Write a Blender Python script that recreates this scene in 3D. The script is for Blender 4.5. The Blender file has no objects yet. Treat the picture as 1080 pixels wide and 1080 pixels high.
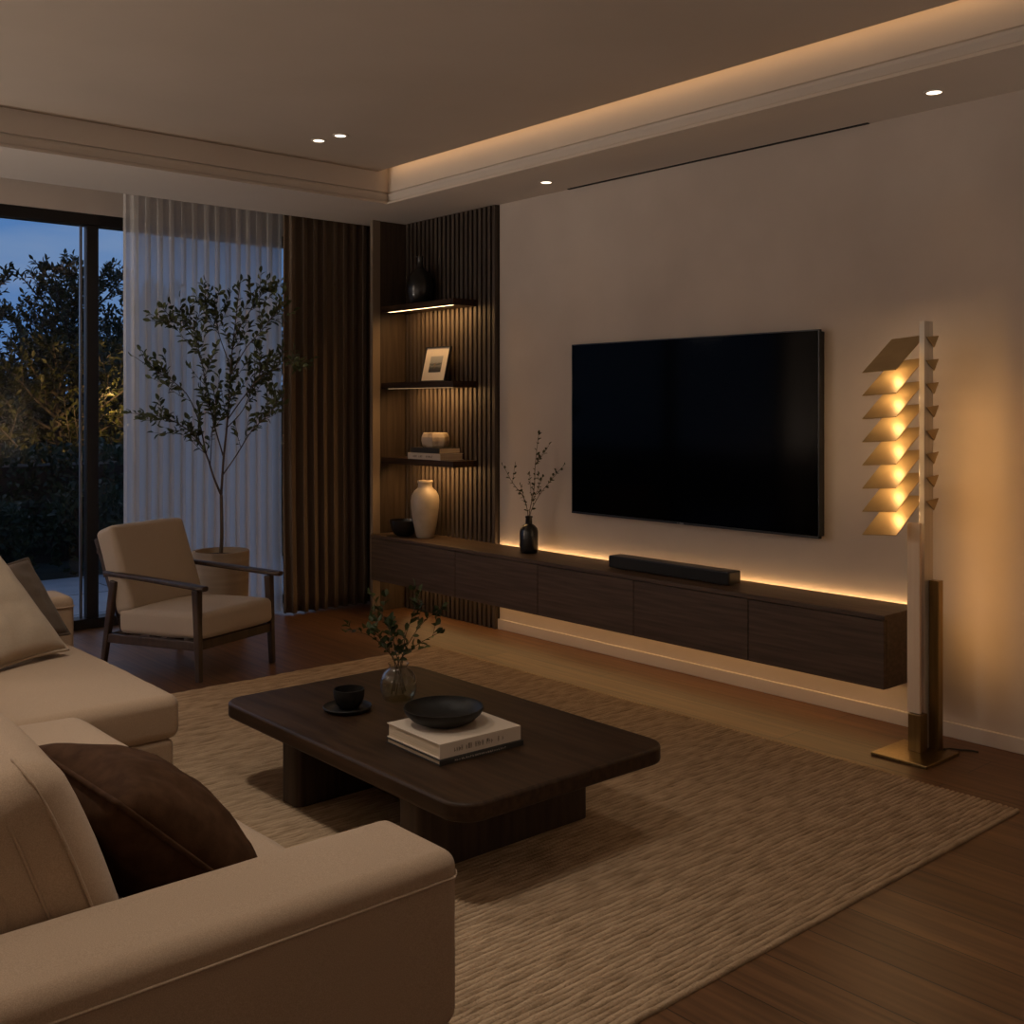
import bpy, bmesh, math, random
import numpy as np
from mathutils import Vector, Matrix, noise as mnoise

C = bpy.context.scene.collection
S = bpy.context.scene
R = math.radians
PI = math.pi

# ------------------------------------------------------------------ camera
cd = bpy.data.cameras.new('camera'); cam = bpy.data.objects.new('camera', cd); C.objects.link(cam)
cam.location = (0, 0, 1.35); cam.rotation_euler = (R(90), 0, R(-41))
cd.sensor_width = 36; cd.lens = 36 * 1136 / 1080; cd.shift_y = -110 / 1080
cd.clip_start = .05; cd.clip_end = 200
S.camera = cam
# ------------------------------------------------------------------ view, world
S.view_settings.view_transform = 'Standard'; S.view_settings.look = 'None'
S.view_settings.exposure = 0.0; S.view_settings.gamma = 1; S.view_settings.use_curve_mapping = False
cy = S.cycles
cy.max_bounces = 8; cy.diffuse_bounces = 5; cy.glossy_bounces = 4; cy.transmission_bounces = 6; cy.transparent_max_bounces = 24
cy.sample_clamp_indirect = 2.0; cy.caustics_reflective = False; cy.caustics_refractive = False
cy.use_denoising = True

AMBER = (1.0, .55, .20); COVE = (1.0, .55, .23); SOFT = (1.0, .88, .76)
K_COVE, K_CONSOLE, K_UNDER, K_SHELF, K_DOWN, K_ROOM, K_LAMP, K_WASH, K_SKY = 2.2, 3.8, 2.8, 2.2, 1.2, 40.0, .52, 1.0, 1.8

w = bpy.data.worlds.new('dusk_sky'); S.world = w; w.use_nodes = True
nt = w.node_tree; N = nt.nodes; L = nt.links; N.clear()
wo = N.new('ShaderNodeOutputWorld'); bg = N.new('ShaderNodeBackground'); L.new(bg.outputs[0], wo.inputs[0])
tc = N.new('ShaderNodeTexCoord'); sx = N.new('ShaderNodeSeparateXYZ'); L.new(tc.outputs['Generated'], sx.inputs[0])
rp = N.new('ShaderNodeValToRGB'); L.new(sx.outputs[2], rp.inputs[0])
e = rp.color_ramp.elements
e[0].position = 0.0; e[0].color = (.060, .115, .235, 1); e[1].position = .6; e[1].color = (.030, .075, .185, 1)
e.new(.14).color = (.052, .120, .265, 1)
mp = N.new('ShaderNodeMapping'); mp.inputs['Scale'].default_value = (3.2, 3.2, 11); L.new(tc.outputs['Generated'], mp.inputs[0])
nz = N.new('ShaderNodeTexNoise'); nz.inputs['Scale'].default_value = 1.6; nz.inputs['Detail'].default_value = 6; L.new(mp.outputs[0], nz.inputs[0])
cr = N.new('ShaderNodeValToRGB'); cr.color_ramp.elements[0].position = .42; cr.color_ramp.elements[1].position = .66; L.new(nz.outputs[0], cr.inputs[0])
mx = N.new('ShaderNodeMixRGB'); mx.inputs[2].default_value = (.125, .175, .270, 1)
mm = N.new('ShaderNodeMath'); mm.operation = 'MULTIPLY'; mm.inputs[1].default_value = .75; L.new(cr.outputs[0], mm.inputs[0])
L.new(mm.outputs[0], mx.inputs[0]); L.new(rp.outputs[0], mx.inputs[1]); L.new(mx.outputs[0], bg.inputs[0])
bg.inputs[1].default_value = K_SKY

# ------------------------------------------------------------------ lamps of the room and added fill lights
def lamp(name, kind, loc, energy, col, parent=None, rot=(0, 0, 0), **kw):
    l = bpy.data.lights.new(name, kind); l.energy = energy; l.color = col
    for k, v in kw.items(): setattr(l, k, v)
    o = bpy.data.objects.new(name, l); C.objects.link(o); o.location = loc; o.rotation_euler = rot
    if parent: o.parent = parent
    return o
# cove strip lying in the slot above the television-side bulkhead, washing down its face
lamp('cove_strip', 'AREA', (3.668, 1.95, 2.815), K_COVE, COVE, rot=(0, R(-82), 0), shape='RECTANGLE', size=.02, size_y=6.9)
# strip behind the console top, washing up the wall; strip below the console
lamp('console_back_strip', 'AREA', (4.243, 3.95, .496), K_CONSOLE, AMBER, rot=(0, R(180), 0), shape='RECTANGLE', size=.02, size_y=3.3)
lamp('console_under_strip', 'AREA', (4.19, 4.1, .212), K_UNDER, AMBER, rot=(0, R(25), 0), shape='RECTANGLE', size=.02, size_y=3.6)
# unseen fill lights added behind and beside the viewer to raise the room's ambient
for x, y, z, k in ((-1.2, -.9, 1.5, .4), (3.85, -1.3, .7, 1.0), (-1.3, 1.2, 1.3, .65), (-1.3, 5.8, .7, 4.2)):
    lamp('fill_uplight', 'SPOT', (x, y, z), K_ROOM * k, SOFT, rot=(R(180), 0, 0), spot_size=R(172), spot_blend=.35, shadow_soft_size=.15)
for x, y, z, k in ((-.9, -1.0, 1.5, .05), (-1.3, 5.6, 2.3, .8), (-1.35, 2.6, 1.3, .35)):
    lamp('fill_point', 'POINT', (x, y, z), K_ROOM * k, SOFT, shadow_soft_size=.22)
# recessed ceiling spots over the seating
for x, y, k in ((1.05, 3.5, 1.75), (.95, 1.95, 1.65), (2.7, 1.7, .35)):
    lamp('ceiling_spot', 'SPOT', (x, y, 2.76), K_ROOM * k, SOFT, spot_size=R(90), spot_blend=1.0, shadow_soft_size=.08)

# sun lamp added to the dusk sky, brightening the sheer from behind
lamp('dusk_fill_sun', 'SUN', (4, 14, 8), .45, (.85, .86, 1.0), rot=(R(-58), 0, R(-12)), angle=R(80))

# ------------------------------------------------------------------ material helpers
def nodemat(name):
    m = bpy.data.materials.new(name); m.use_nodes = True
    n = m.node_tree.nodes; p = n['Principled BSDF']
    return m, n, m.node_tree.links, p
def rgb(*c): return (c[0], c[1], c[2], 1)
def mat(name, col, rough=.5, metal=0, col2=None, scale=(8, 8, 8), nscale=1.0, detail=4, bump=0, bscale=None, bdist=.002, spec=None, contrast=(.35, .65), sheen=0, coat=0):
    m, n, l, p = nodemat(name)
    p.inputs['Base Color'].default_value = rgb(*col); p.inputs['Roughness'].default_value = rough; p.inputs['Metallic'].default_value = metal
    if spec is not None: p.inputs['Specular IOR Level'].default_value = spec
    if sheen: p.inputs['Sheen Weight'].default_value = sheen; p.inputs['Sheen Roughness'].default_value = .5
    if coat: p.inputs['Coat Weight'].default_value = coat
    t = n.new('ShaderNodeTexCoord'); q = n.new('ShaderNodeMapping'); q.inputs['Scale'].default_value = scale; l.new(t.outputs['Object'], q.inputs[0])
    z = n.new('ShaderNodeTexNoise'); z.inputs['Scale'].default_value = nscale; z.inputs['Detail'].default_value = detail; l.new(q.outputs[0], z.inputs[0])
    if col2:
        r = n.new('ShaderNodeValToRGB'); r.color_ramp.elements[0].position = contrast[0]; r.color_ramp.elements[1].position = contrast[1]
        r.color_ramp.elements[0].color = rgb(*col); r.color_ramp.elements[1].color = rgb(*col2)
        l.new(z.outputs[0], r.inputs[0]); l.new(r.outputs[0], p.inputs['Base Color'])
    if bump:
        b = n.new('ShaderNodeBump'); b.inputs['Strength'].default_value = bump; b.inputs['Distance'].default_value = bdist
        src = z
        if bscale:
            src = n.new('ShaderNodeTexNoise'); src.inputs['Scale'].default_value = bscale; src.inputs['Detail'].default_value = 3
            l.new(t.outputs['Object'], src.inputs[0])
        l.new(src.outputs[0], b.inputs['Height']); l.new(b.outputs[0], p.inputs['Normal'])
    return m
def emit(name, col, strength):
    m, n, l, p = nodemat(name)
    p.inputs['Base Color'].default_value = rgb(*col); p.inputs['Emission Color'].default_value = rgb(*col); p.inputs['Emission Strength'].default_value = strength
    return m
def fabric(name, col, col2, weave=900, bump=.35, rough=.95):
    m = mat(name, col, rough, 0, col2, (1, 1, 1), 620, 2, bump, weave, .0015, spec=.15, sheen=.12)
    return m

M = {}
M['plaster'] = mat('wall_plaster', (.51, .44, .385), .85, 0, (.57, .495, .435), (1, 1, 1), 2.2, 6, .12, 55, .002, spec=.2)
M['ceiling'] = mat('ceiling_paint', (.47, .40, .33), .9, 0, (.505, .43, .36), (1, 1, 1), 1.4, 4, spec=.15)
M['soffit'] = mat('soffit_paint', (.60, .535, .475), .9, 0, (.63, .565, .50), (1, 1, 1), 1.4, 4, spec=.15)
M['trim'] = mat('trim_paint', (.60, .53, .46), .6, spec=.3)
M['pilaster'] = mat('pilaster_paint', (.22, .165, .118), .8)
M['dark_slot'] = mat('dark_slot', (.012, .011, .010), .8)
M['frame_metal'] = mat('bronze_window_metal', (.016, .014, .013), .38, .4)
M['walnut_x'] = mat('dark_walnut_along_x', (.030, .017, .0105), .42, 0, (.066, .040, .026), (3, 55, 30), 1.0, 5, .12, None, .001, spec=.4)
M['walnut_y'] = mat('dark_walnut_along_y', (.022, .0112, .0055), .46, 0, (.052, .027, .0135), (45, 3, 40), 1.0, 5, .12, None, .001, spec=.22)
M['walnut_z'] = mat('dark_walnut_upright', (.030, .018, .0115), .5, 0, (.062, .039, .025), (40, 40, 3), 1.0, 5, .12, None, .001, spec=.35)
M['console_wood'] = mat('smoked_oak_veneer', (.064, .039, .024), .5, 0, (.112, .071, .045), (40, 2.5, 60), 1.0, 5, .15, None, .001, spec=.35)
M['niche_wood'] = mat('niche_side_veneer', (.050, .034, .024), .55, 0, (.078, .054, .038), (50, 50, 3), 1.0, 5, .1, None, .001, spec=.3)
M['slat'] = mat('slat_veneer', (.046, .034, .026), .55, 0, (.074, .055, .043), (60, 60, 3), 1.0, 4, spec=.3)
M['slat_back'] = mat('slat_felt', (.006, .005, .005), .95)
M['chair_wood'] = mat('chair_walnut', (.027, .015, .0092), .38, 0, (.056, .033, .020), (30, 30, 6), 1.0, 5, spec=.45)
M['sofa'] = fabric('sofa_weave', (.36, .262, .178), (.465, .345, .24))
M['chair_fabric'] = fabric('armchair_weave', (.40, .33, .26), (.50, .42, .335))
M['pillow_light'] = fabric('sand_linen', (.36, .285, .205), (.47, .375, .275), 500, .5)
M['pillow_grey'] = fabric('taupe_linen', (.085, .060, .042), (.125, .092, .066), 600, .5)
M['pillow_brown'] = mat('brown_velvet', (.046, .022, .0105), .85, 0, (.072, .036, .018), (1, 1, 1), 30, 4, .2, 400, .002, spec=.08)
M['drape'] = fabric('brown_drape', (.120, .086, .060), (.165, .120, .086), 700, .3)
M['tv_body'] = mat('tv_plastic', (.010, .010, .011), .35)
M['tv_screen'] = mat('tv_glass', (.0012, .0012, .0014), .09, spec=.05)
M['black_cloth'] = mat('speaker_cloth', (.011, .011, .011), .85, 0, (.018, .018, .018), (1, 1, 1), 600, 2, .3, None, .0008)
M['black_gloss'] = mat('black_glaze', (.008, .0075, .007), .28, coat=.2)
M['black_matte'] = mat('black_stoneware', (.008, .0072, .0065), .5, 0, (.013, .012, .010), (1, 1, 1), 40, 4, .2, None, .001, spec=.3)
M['cream_ceramic'] = mat('cream_ceramic', (.42, .345, .26), .42, 0, (.50, .415, .32), (1, 1, 1), 14, 5, .12, None, .002)
M['marble_pot'] = mat('veined_pot', (.52, .42, .31), .5, 0, (.30, .215, .145), (1, 1, 1), 13, 6, contrast=(.48, .62))
M['paper'] = mat('book_pages', (.62, .50, .36), .9, 0, (.50, .40, .28), (1, 1, 260), 1.0, 2)
M['cover_cream'] = mat('cream_book_cover', (.60, .50, .39), .7)
M['cover_white'] = mat('white_book_spine', (.58, .50, .41), .7)
M['cover_dark'] = mat('charcoal_book_cover', (.022, .019, .016), .6)
M['print'] = mat('print_grey', (.20, .16, .12), .8)
M['print_pale'] = mat('print_pale', (.36, .31, .25), .8)
M['mat_board'] = mat('mat_board', (.62, .56, .48), .85)
M['planter'] = mat('stone_planter', (.30, .235, .175), .85, 0, (.38, .30, .225), (1, 1, 22), 1.6, 5, .4, None, .004, spec=.2)
M['soil'] = mat('potting_soil', (.020, .014, .010), .95, 0, (.045, .032, .022), (1, 1, 1), 60, 5, .8, None, .01)
M['bark'] = mat('thin_bark', (.070, .048, .032), .85, 0, (.11, .08, .055), (20, 20, 5), 1, 4, .3, None, .002)
M['twig'] = mat('dry_twig', (.075, .055, .030), .8)
M['brass'] = mat('aged_brass', (.23, .155, .062), .34, 1.0, (.29, .20, .085), (60, 60, 3), 1, 3)
M['steel'] = mat('brushed_champagne_metal', (.60, .53, .43), .5, .45, (.68, .60, .49), (60, 60, 2), 1, 3)
M['pale_panel'] = mat('satin_pale_brass', (.84, .64, .43), .5, .1, (.88, .69, .48), (60, 60, 2), 1, 3)
M['shade'] = mat('antique_brass_plate', (.40, .28, .125), .45, .45, (.46, .325, .15), (9, 9, 9), 1, 3)
M['cord'] = mat('black_cord', (.01, .009, .008), .5)
M['led'] = emit('warm_led', (1, .66, .33), 5.5)
M['led_soft'] = emit('warm_led_soft', (1, .66, .34), 1.2)
M['spot_glow'] = emit('downlight_glow', (1, .86, .66), 3.0)
M['bulb'] = emit('lamp_led', (1, .62, .25), 9)
M['terrace'] = mat('terrace_stone', (.25, .26, .28), .6, 0, (.30, .31, .33), (1, 1, 1), 5, 6, .1, 90, .002)
M['garden_soil'] = mat('garden_soil', (.02, .022, .014), .95, 0, (.035, .036, .02), (1, 1, 1), 6, 5)
M['trunk'] = mat('garden_bark', (.03, .024, .018), .9)

def leafmat(name, c1, c2, tr=.25, rough=.5):
    m, n, l, p = nodemat(name)
    t = n.new('ShaderNodeTexCoord'); z = n.new('ShaderNodeTexNoise'); z.inputs['Scale'].default_value = 9; z.inputs['Detail'].default_value = 2
    l.new(t.outputs['Object'], z.inputs[0])
    r = n.new('ShaderNodeValToRGB'); r.color_ramp.elements[0].position = .38; r.color_ramp.elements[1].position = .64
    r.color_ramp.elements[0].color = rgb(*c1); r.color_ramp.elements[1].color = rgb(*c2); l.new(z.outputs[0], r.inputs[0])
    l.new(r.outputs[0], p.inputs['Base Color']); p.inputs['Roughness'].default_value = rough; p.inputs['Specular IOR Level'].default_value = .3
    if tr:
        tl = n.new('ShaderNodeBsdfTranslucent'); l.new(r.outputs[0], tl.inputs[0])
        ms = n.new('ShaderNodeMixShader'); ms.inputs[0].default_value = tr
        l.new(p.outputs[0], ms.inputs[1]); l.new(tl.outputs[0], ms.inputs[2]); l.new(ms.outputs[0], n['Material Output'].inputs[0])
    return m
M['leaf'] = leafmat('indoor_leaf', (.055, .068, .026), (.115, .130, .055))
M['leaf_twig'] = leafmat('twig_leaf', (.040, .042, .018), (.075, .075, .032))
M['leaf_table'] = leafmat('sprig_leaf', (.030, .045, .016), (.065, .085, .030))
M['leaf_garden'] = leafmat('garden_leaf', (.014, .019, .007), (.042, .046, .014))
M['leaf_hedge'] = leafmat('hedge_leaf', (.015, .026, .013), (.036, .054, .026))

def glassmat(name, tint, ior, refl=1.0):
    m, n, l, p = nodemat(name); n.remove(p)
    tr = n.new('ShaderNodeBsdfTransparent'); tr.inputs[0].default_value = rgb(*tint)
    gl = n.new('ShaderNodeBsdfGlossy'); gl.inputs['Roughness'].default_value = .02
    fr = n.new('ShaderNodeFresnel'); fr.inputs[0].default_value = ior
    mu = n.new('ShaderNodeMath'); mu.operation = 'MULTIPLY'; mu.inputs[1].default_value = refl; l.new(fr.outputs[0], mu.inputs[0])
    ms = n.new('ShaderNodeMixShader'); l.new(mu.outputs[0], ms.inputs[0]); l.new(tr.outputs[0], ms.inputs[1]); l.new(gl.outputs[0], ms.inputs[2])
    l.new(ms.outputs[0], n['Material Output'].inputs[0])
    ge = n.new('ShaderNodeNewGeometry'); iv = n.new('ShaderNodeMath'); iv.operation = 'SUBTRACT'; iv.inputs[0].default_value = 1
    l.new(ge.outputs['Backfacing'], iv.inputs[1]); m2 = n.new('ShaderNodeMath'); m2.operation = 'MULTIPLY'     # outer faces only: no false total reflection inside
    l.new(mu.outputs[0], m2.inputs[0]); l.new(iv.outputs[0], m2.inputs[1]); l.new(m2.outputs[0], ms.inputs[0])
    return m
M['pane'] = glassmat('window_glass', (.93, .95, .96), 1.45)
M['vase_glass'] = glassmat('vase_glass', (.97, .98, .96), 1.5, 1.8)
M['water'] = glassmat('vase_water', (.95, .95, .88), 1.33, .7)

def sheermat():
    m, n, l, p = nodemat('sheer_voile'); n.remove(p)
    tr = n.new('ShaderNodeBsdfTransparent'); tl = n.new('ShaderNodeBsdfTranslucent'); df = n.new('ShaderNodeBsdfDiffuse')
    tl.inputs[0].default_value = (.86, .85, .84, 1); df.inputs[0].default_value = (.72, .69, .66, 1)
    a = n.new('ShaderNodeMixShader'); a.inputs[0].default_value = .42; l.new(tl.outputs[0], a.inputs[1]); l.new(df.outputs[0], a.inputs[2])
    b = n.new('ShaderNodeMixShader'); b.inputs[0].default_value = .84; l.new(tr.outputs[0], b.inputs[1]); l.new(a.outputs[0], b.inputs[2])
    l.new(b.outputs[0], n['Material Output'].inputs[0])
    return m
M['sheer'] = sheermat()

def floormat():
    m, n, l, p = nodemat('oak_planks')
    t = n.new('ShaderNodeTexCoord'); q = n.new('ShaderNodeMapping'); q.inputs['Rotation'].default_value = (0, 0, R(90)); l.new(t.outputs['Object'], q.inputs[0])
    b = n.new('ShaderNodeTexBrick'); b.offset = .37; b.offset_frequency = 2
    b.inputs['Scale'].default_value = 1; b.inputs['Brick Width'].default_value = 1.9; b.inputs['Row Height'].default_value = .185
    b.inputs['Mortar Size'].default_value = .0022; b.inputs['Mortar Smooth'].default_value = .2; b.inputs['Bias'].default_value = 0
    b.inputs['Color1'].default_value = (.114, .055, .0235, 1); b.inputs['Color2'].default_value = (.165, .083, .037, 1); b.inputs['Mortar'].default_value = (.035, .020, .012, 1)
    l.new(q.outputs[0], b.inputs[0])
    g = n.new('ShaderNodeMapping'); g.inputs['Scale'].default_value = (38, 1.6, 1); l.new(t.outputs['Object'], g.inputs[0])
    z = n.new('ShaderNodeTexNoise'); z.inputs['Scale'].default_value = 1; z.inputs['Detail'].default_value = 6; z.inputs['Distortion'].default_value = .6; l.new(g.outputs[0], z.inputs[0])
    r = n.new('ShaderNodeValToRGB'); r.color_ramp.elements[0].position = .3; r.color_ramp.elements[1].position = .7
    r.color_ramp.elements[0].color = (.62, .58, .55, 1); r.color_ramp.elements[1].color = (1.25, 1.22, 1.2, 1); l.new(z.outputs[0], r.inputs[0])
    x = n.new('ShaderNodeMixRGB'); x.blend_type = 'MULTIPLY'; x.inputs[0].default_value = 1; l.new(b.outputs[0], x.inputs[1]); l.new(r.outputs[0], x.inputs[2])
    l.new(x.outputs[0], p.inputs['Base Color']); p.inputs['Roughness'].default_value = .42; p.inputs['Specular IOR Level'].default_value = .4
    bu = n.new('ShaderNodeBump'); bu.inputs['Strength'].default_value = .25; bu.inputs['Distance'].default_value = .002; bu.invert = True
    l.new(b.outputs['Fac'], bu.inputs['Height']); l.new(bu.outputs[0], p.inputs['Normal'])
    return m
M['floor'] = floormat()

def rugmat():
    m, n, l, p = nodemat('woven_wool')
    t = n.new('ShaderNodeTexCoord'); q = n.new('ShaderNodeMapping'); q.inputs['Scale'].default_value = (9, 46, 1); l.new(t.outputs['Object'], q.inputs[0])
    z = n.new('ShaderNodeTexNoise'); z.inputs['Scale'].default_value = 1; z.inputs['Detail'].default_value = 3; l.new(q.outputs[0], z.inputs[0])
    r = n.new('ShaderNodeValToRGB'); r.color_ramp.elements[0].position = .34; r.color_ramp.elements[1].position = .60
    r.color_ramp.elements[0].color = (.32, .225, .138, 1); r.color_ramp.elements[1].color = (.48, .35, .225, 1); l.new(z.outputs[0], r.inputs[0])
    sp = n.new('ShaderNodeSeparateXYZ'); l.new(t.outputs['Object'], sp.inputs[0])
    def mth(op, a, b_=None):
        q_ = n.new('ShaderNodeMath'); q_.operation = op
        for i_, v_ in enumerate((a, b_)):
            if v_ is None: continue
            if isinstance(v_, (int, float)): q_.inputs[i_].default_value = v_
            else: l.new(v_, q_.inputs[i_])
        return q_.outputs[0]
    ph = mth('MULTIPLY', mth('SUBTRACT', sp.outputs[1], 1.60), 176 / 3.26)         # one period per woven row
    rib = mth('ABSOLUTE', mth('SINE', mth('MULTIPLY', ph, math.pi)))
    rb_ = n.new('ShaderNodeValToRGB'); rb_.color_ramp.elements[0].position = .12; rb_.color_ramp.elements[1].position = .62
    rb_.color_ramp.elements[0].color = (.52, .48, .44, 1); rb_.color_ramp.elements[1].color = (1.12, 1.12, 1.12, 1); l.new(rib, rb_.inputs[0])   # groove shade between yarn rows painted into the colour
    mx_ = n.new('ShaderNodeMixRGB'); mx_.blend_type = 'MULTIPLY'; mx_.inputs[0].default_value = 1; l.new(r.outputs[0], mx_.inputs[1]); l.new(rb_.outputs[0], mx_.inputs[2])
    l.new(mx_.outputs[0], p.inputs['Base Color']); p.inputs['Roughness'].default_value = 1; p.inputs['Specular IOR Level'].default_value = .08
    z2 = n.new('ShaderNodeTexNoise'); z2.inputs['Scale'].default_value = 150; z2.inputs['Detail'].default_value = 3; l.new(t.outputs['Object'], z2.inputs[0])
    b = n.new('ShaderNodeBump'); b.inputs['Strength'].default_value = .9; b.inputs['Distance'].default_value = .006; l.new(z2.outputs[0], b.inputs['Height']); l.new(b.outputs[0], p.inputs['Normal'])
    return m
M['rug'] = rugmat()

# ------------------------------------------------------------------ mesh helpers
def box(bm, x0, y0, z0, x1, y1, z1):
    v = [bm.verts.new((x, y, z)) for z in (z0, z1) for y in (y0, y1) for x in (x0, x1)]
    for f in ((0, 2, 3, 1), (4, 5, 7, 6), (0, 1, 5, 4), (2, 6, 7, 3), (0, 4, 6, 2), (1, 3, 7, 5)):
        bm.faces.new([v[i] for i in f])
    return v
def boxes(*bs):
    bm = bmesh.new()
    for b in bs: box(bm, *b)
    return bm
def lathe(bm, prof, seg=40, cx=0, cy=0, close=False):
    rings = []
    for r, z in prof:
        if r < 1e-5: rings.append([bm.verts.new((cx, cy, z))])
        else: rings.append([bm.verts.new((cx + r * math.cos(2 * PI * k / seg), cy + r * math.sin(2 * PI * k / seg), z)) for k in range(seg)])
    prs = list(zip(rings, rings[1:])) + ([(rings[-1], rings[0])] if close else [])
    for a, b in prs:
        for k in range(seg):
            j = (k + 1) % seg
            if len(a) == 1 and len(b) == 1: continue
            if len(a) == 1: bm.faces.new((a[0], b[k], b[j]))
            elif len(b) == 1: bm.faces.new((a[k], a[j], b[0]))
            else: bm.faces.new((a[k], a[j], b[j], b[k]))
    return bm
def tube(bm, pts, rad, seg=8, cap=True, closed=False):
    pts = [Vector(p) for p in pts]; n = len(pts)
    if not hasattr(rad, '__len__'): rad = [rad] * n
    rings = []; ref = None
    for i, p in enumerate(pts):
        if closed: t = pts[(i + 1) % n] - pts[i - 1]
        else: t = pts[min(i + 1, n - 1)] - pts[max(i - 1, 0)]
        t.normalize()
        if ref is None:
            ref = Vector((0, 0, 1)) if abs(t.z) < .9 else Vector((1, 0, 0))
        a = ref - t * ref.dot(t); a.normalize(); ref = a; b = t.cross(a)
        rings.append([bm.verts.new(p + (a * math.cos(2 * PI * k / seg) + b * math.sin(2 * PI * k / seg)) * rad[i]) for k in range(seg)])
    prs = list(zip(rings, rings[1:])) + ([(rings[-1], rings[0])] if closed else [])
    for a, b in prs:
        for k in range(seg):
            j = (k + 1) % seg; bm.faces.new((a[k], a[j], b[j], b[k]))
    if cap and not closed:
        bm.faces.new(rings[0][::-1]); bm.faces.new(rings[-1])
    return bm
def bar(bm, p0, p1, w0, w1, up=(0, 0, 1)):
    """rectangular bar p0 -> p1; w0, w1 = (width, height) at the two ends"""
    p0 = Vector(p0); p1 = Vector(p1); t = (p1 - p0).normalized(); u = Vector(up); a = t.cross(u).normalized(); b = a.cross(t)
    q = [[bm.verts.new(p + a * s * wd[0] / 2 + b * r * wd[1] / 2) for s, r in ((-1, -1), (1, -1), (1, 1), (-1, 1))] for p, wd in ((p0, w0), (p1, w1))]
    for k in range(4):
        j = (k + 1) % 4; bm.faces.new((q[0][k], q[0][j], q[1][j], q[1][k]))
    bm.faces.new(q[0][::-1]); bm.faces.new(q[1])
    return bm
def cushion(bm, w_, d_, h_, r=.04, crown=(0, 0, .02), wr=0.0, seed=0, n=10, mt=None, rib=None):
    """upholstered block: rounded edges, bulging faces; centred in x,y, z from 0 to h"""
    hs = (w_ / 2, d_ / 2, h_ / 2)
    def samp(h):
        rr = min(r, h * .98); k = [h - rr + rr * math.tan(PI / 4 * i / 4) for i in range(5)]
        m_ = max(2, int(n * h / max(hs)) + 1); inn = [-(h - rr) + 2 * (h - rr) * i / m_ for i in range(1, m_)]
        return [-a for a in k[::-1]] + inn + k
    ax = [samp(h) for h in hs]
    vs = {}
    def V(p):
        key = tuple(round(c, 5) for c in p)
        if key in vs: return vs[key]
        inn = [max(-(h - min(r, h * .98)), min(h - min(r, h * .98), c)) for c, h in zip(p, hs)]
        dv = Vector([c - i for c, i in zip(p, inn)])
        rr = min(r, min(hs) * .98)
        if dv.length > 1e-9: dv = dv.normalized() * r if r <= min(hs) * .98 else Vector([x_ * min(r, h * .98) for x_, h in zip(dv.normalized(), hs)])
        q = [i + c for i, c in zip(inn, dv)]
        t = [max(0, 1 - (c / h) ** 2) for c, h in zip(q, hs)]
        o = [q[a] + crown[a] * (t[(a + 1) % 3] * t[(a + 2) % 3]) ** .8 * (q[a] / hs[a]) for a in range(3)]
        v = Vector(o)
        if wr:
            nn = mnoise.noise(Vector((o[0] * 5 + seed, o[1] * 5, o[2] * 5))) + .5 * mnoise.noise(Vector((o[0] * 13 + seed, o[1] * 13, o[2] * 13)))
            v += Vector(q).normalized() * nn * wr
        v.z += hs[2]
        if mt is not None: v = mt @ v
        vs[key] = bm.verts.new(v); return vs[key]
    for a in range(3):
        b, c = (a + 1) % 3, (a + 2) % 3
        for sgn in (-1, 1):
            for i in range(len(ax[b]) - 1):
                for j in range(len(ax[c]) - 1):
                    fs = []
                    for ii, jj in ((i, j), (i + 1, j), (i + 1, j + 1), (i, j + 1)):
                        p = [0, 0, 0]; p[a] = sgn * hs[a]; p[b] = ax[b][ii]; p[c] = ax[c][jj]; fs.append(V(p))
                    if sgn < 0: fs.reverse()
                    if len(set(fs)) == 4: bm.faces.new(fs)
    return bm
def pillow(bm, s, T, n=26, wr=.012, seed=0):
    """square scatter cushion lying in the local x-z plane, thickness along y"""
    idx = {}
    def V(i, j, sg):
        u = -1 + 2 * i / n; v = -1 + 2 * j / n
        ed = i in (0, n) or j in (0, n)
        key = (i, j, 0 if ed else sg)
        if key in idx: return idx[key]
        x = s * u * (1 - .075 * (1 - v * v)); z = s * v * (1 - .075 * (1 - u * u))
        t = T * (max(0, 1 - u * u) * max(0, 1 - v * v)) ** .42
        q = mnoise.noise(Vector((u * 2.2 + seed, v * 2.2, sg * 3))) + .6 * mnoise.noise(Vector((u * 5 + seed, v * 5, sg * 3)))
        t += wr * q * min(1, 3 * (1 - max(abs(u), abs(v))))
        idx[key] = bm.verts.new((x, 0 if ed else sg * t, z)); return idx[key]
    for sg in (-1, 1):
        for i in range(n):
            for j in range(n):
                f = [V(i, j, sg), V(i + 1, j, sg), V(i + 1, j + 1, sg), V(i, j + 1, sg)]
                bm.faces.new(f if sg < 0 else f[::-1])
    rim = []
    for k in range(4 * n):
        sd, q = divmod(k, n); a = -1 + 2 * q / n
        u, v = ((a, -1), (1, a), (-a, 1), (-1, -a))[sd]
        rim.append((s * u * (1 - .075 * (1 - v * v)), 0, s * v * (1 - .075 * (1 - u * u))))
    tube(bm, rim, .006, 6, closed=True)
    return bm
def rrect(x0, y0, x1, y1, r, seg=10):
    p = []
    for cx, cy_, a0 in ((x1 - r, y1 - r, 0), (x0 + r, y1 - r, 90), (x0 + r, y0 + r, 180), (x1 - r, y0 + r, 270)):
        for k in range(seg + 1):
            a = R(a0 + 90 * k / seg); p.append((cx + r * math.cos(a), cy_ + r * math.sin(a)))
    return p
def prism(bm, poly, z0, z1):
    a = [bm.verts.new((x, y, z0)) for x, y in poly]; b = [bm.verts.new((x, y, z1)) for x, y in poly]; n = len(poly)
    for k in range(n):
        j = (k + 1) % n; bm.faces.new((a[k], a[j], b[j], b[k]))
    bm.faces.new(a[::-1]); bm.faces.new(b)
    return bm
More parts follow.
